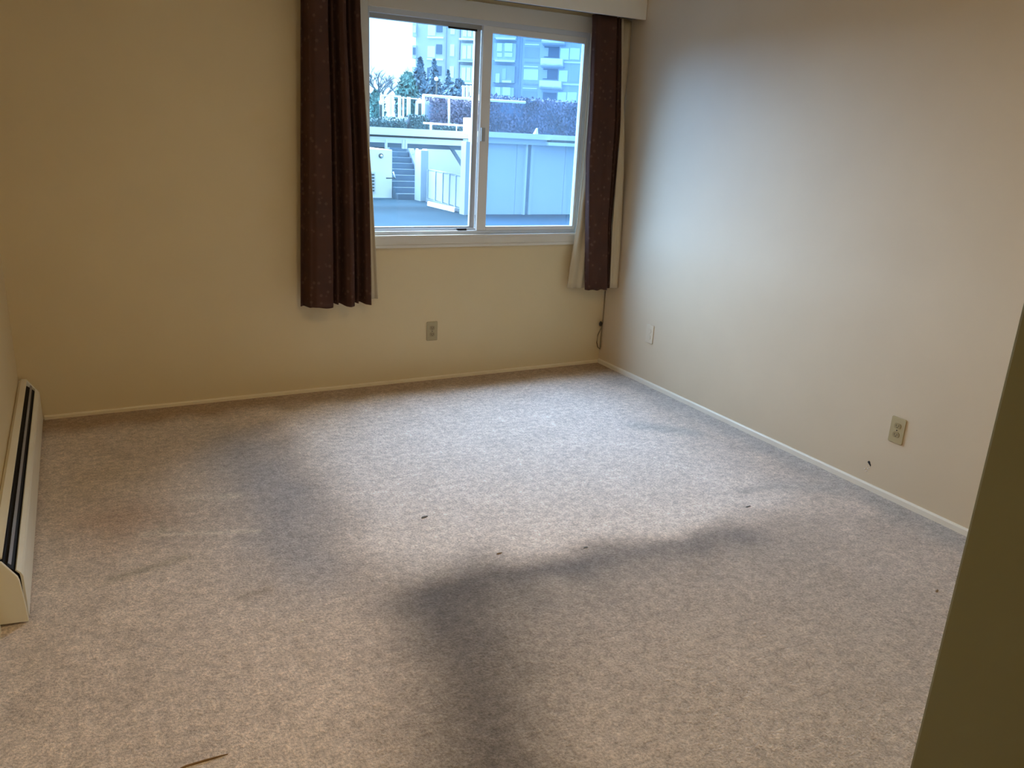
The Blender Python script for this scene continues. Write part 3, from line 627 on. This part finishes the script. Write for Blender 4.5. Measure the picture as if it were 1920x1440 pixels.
def conifer(name, label, px, ytop, wpx, Y, m, n, ybot=236, shape=1.0, group='evergreen trees beyond the deck'):
    b = at(px, 236, Y); tz = at(px, ytop, Y).z; W = wpx * Y / F_PX; z0 = max(1.4, at(px, ybot, Y).z); H = tz - z0
    e = empty(name, (b.x, Y, 1.4), label, 'tree', group)
    MB().tube([(b.x, Y, 1.4), (b.x, Y, z0 + H * .9)], [.12, .02], 6).build('trunk', M_BARK, e, smooth=True)
    def fn():
        h = random.random() ** 1.2; q = random.uniform(0, 2 * math.pi); r = W * ((1 - h) ** shape if shape >= .9 else math.sin(math.pi * (.25 + .75 * h)) ** .6) * math.sqrt(random.uniform(.15, 1)) * (1 + .35 * noise.noise((q, h * 6, px)))
        return Vector((b.x + r * math.cos(q), Y + r * math.sin(q), z0 + h * H)), (math.cos(q), math.sin(q), .4)
    tag(leaves(MB(), n, fn, .14).build('foliage', m, e), kind='stuff'); return e
conifer('conifer', 'dark blue green conifer at the tower corner', 786, 108, 36, 40, M_LEAFB, 1500, 236, .9)
conifer('conifer.001', 'tall dark conifer right of the corner conifer', 812, 112, 34, 46, M_LEAFB, 1500, 236, .9)
conifer('conifer.002', 'short dark conifer beside the street lamp pole', 838, 132, 34, 51, M_LEAFB, 1000)
conifer('evergreen_bush', 'round teal green evergreen above the picket gate', 764, 138, 24, 36, M_LEAFG, 1600, 215, .5)
conifer('evergreen_bush.001', 'low green evergreen left of the picket gate', 704, 172, 18, 37, M_LEAFG, 900, 232, .5)
conifer('evergreen_bush.002', 'blue green evergreen bush under the tower bays', 858, 150, 26, 41, M_LEAFB, 1300, 205, .5)

# ------------------------------------------------------------------ apartment tower
TD = RW @ Vector((900 - 960, 244 - 720, F_PX)); TD = Vector((TD.x, TD.y, 0)).normalized()
TP = Vector((EYE.x, EYE.y, 0)) + TD * 112.0
TR = Vector((.80, -.60, 0)); TN = Vector((-.60, -.80, 0))          # along the front to the right; outward
def tuv(px, py):
    d = RW @ Vector((px - 960, py - 720, F_PX)); t = (TP - EYE).dot(TN) / d.dot(TN); q = EYE + d * t; return (q - TP).dot(TR), q.z
tw = empty('apartment_tower', TP + Vector((0, 0, GZ)), 'tall blue grey apartment tower with bay windows and white balconies beyond the deck', 'building')
def tbox(x0, x1, yt, yb, e0, e1, name, m, zlift=0.0):
    u0, _ = tuv(x0, (yt+yb)/2); u1, _ = tuv(x1, (yt+yb)/2); _, zt = tuv((x0+x1)/2, yt); _, zb = tuv((x0+x1)/2, yb)
    zt += zlift; zb += zlift
    o = TP + TR*u0 + TN*e0; o.z = zb
    return MB().obox(o, TR*(u1-u0), TN*(e1-e0), Vector((0, 0, zt-zb))).build(name, m, tw)
u0, _ = tuv(779, 150); u1, _ = tuv(1250, 150)
o = TP + TR*u0 - TN*14; o.z = GZ; MB().obox(o, TR*(u1-u0), TN*14, Vector((0, 0, 34))).build('main_wall', M_TOWER, tw)
FL = tuv(860, 78)[1] - tuv(860, 119)[1]
for k in range(0, 9):                                               # floor lines and repeated storeys
    z = tuv(860, 158)[1] + FL * k
    if z > 32: break
for k in range(-1, 5):
    L = FL * k
    vis = k <= 2
    # storey k: rows given for the storey whose floor line lies at row 157
    tbox(801, 815, 127, 148, 0, .06, 'window', M_TGLASS if k else M_TDARK, L); tbox(817, 828, 124, 142, 0, .06, 'window', M_TDARK, L)
    tbox(843, 851, 124, 146, 0, .06, 'window', M_TGLASS, L)
    tbox(800, 830, 150, 153, 0, .10, 'spandrel', M_TWHITE if k else M_TOWER, L)
    tbox(866, 897, 124, 155, .05, 1.0, 'bay_wall', M_TOWER, L)
    for a_ in (869, 878, 887): tbox(a_, a_ + 7, 128, 152, 1.0, 1.08, 'window', M_TGLASS, L)
    tbox(862, 897, 155.5, 158.5, 0, 1.25, 'bay_ledge', M_TWHITE if k != 1 else M_TOWER, L)
    tbox(926, 967, 124, 156, .05, 1.0, 'bay_wall', M_TOWER2 if k == 0 else M_TOWER, L)
    if k == 0:
        tbox(932, 939, 139, 156, 1.0, 1.08, 'window', M_TGLASS, L); tbox(944, 951, 130, 150, 1.0, 1.05, 'window', M_TOWER, L); tbox(944, 961, 152, 156, 1.0, 1.15, 'bay_ledge', M_TWHITE, L)
    else:
        for a_ in (933, 947):
            tbox(a_, a_ + (9 if a_ < 940 else 14), 124, 139, 1.0, 1.08, 'window', M_TGLASS, L); tbox(a_, a_ + (9 if a_ < 940 else 14), 141.5, 149, 1.0, 1.08, 'window', M_TGLASS, L)
        tbox(929, 965, 155, 158, 0, 1.2, 'bay_ledge', M_TWHITE, L)
    tbox(982, 1009, 130, 150, 0, .06, 'window', M_TGLASS if k == 0 else M_TOWER2, L); tbox(982, 1009, 124, 126, 0, .12, 'spandrel', M_TWHITE, L); tbox(982, 1009, 157, 159, 0, .14, 'spandrel', M_TOWER2, L)
    if k >= 0:
        tbox(1018, 1046, 129, 149, -0.01, .05, 'balcony_opening', M_TDARK, L); tbox(1018, 1026, 131, 147, .05, .09, 'window', M_TOWER, L)
        tbox(1014, 1054, 153, 166, .2, 1.6, 'balcony_front', M_TWHITE, L); tbox(1014, 1054, 163, 166, 0, 1.6, 'balcony_slab', M_TWHITE, L); tbox(1014, 1056, 166, 168.5, .02, 1.55, 'balcony_soffit', M_TOWER2, L)
    else:
        tbox(1020, 1046, 133, 150, 0, .06, 'window', M_TDARK, L)
    tbox(1048, 1064, 132, 153, 0, .06, 'window', M_TGLASS, L); tbox(1066, 1084, 132, 153, 0, .06, 'window', M_TGLASS if k % 2 else M_TOWER, L)
    tbox(1055, 1088, 157, 160, 0, .14, 'spandrel', M_TWHITE, L)
# stepped bays on the far left corner
for k in range(-1, 5):
    L = FL * k; tbox(774, 781, 126, 150, -.8, .3, 'corner_bay', M_TOWER, L); tbox(775, 780, 130, 143, .3, .36, 'window', M_TDARK if k % 2 else M_TGLASS, L)
for px in (833, 858, 974): tbox(px, px + 3, 40, 230, 0, .25, 'pilaster', M_TOWER2)
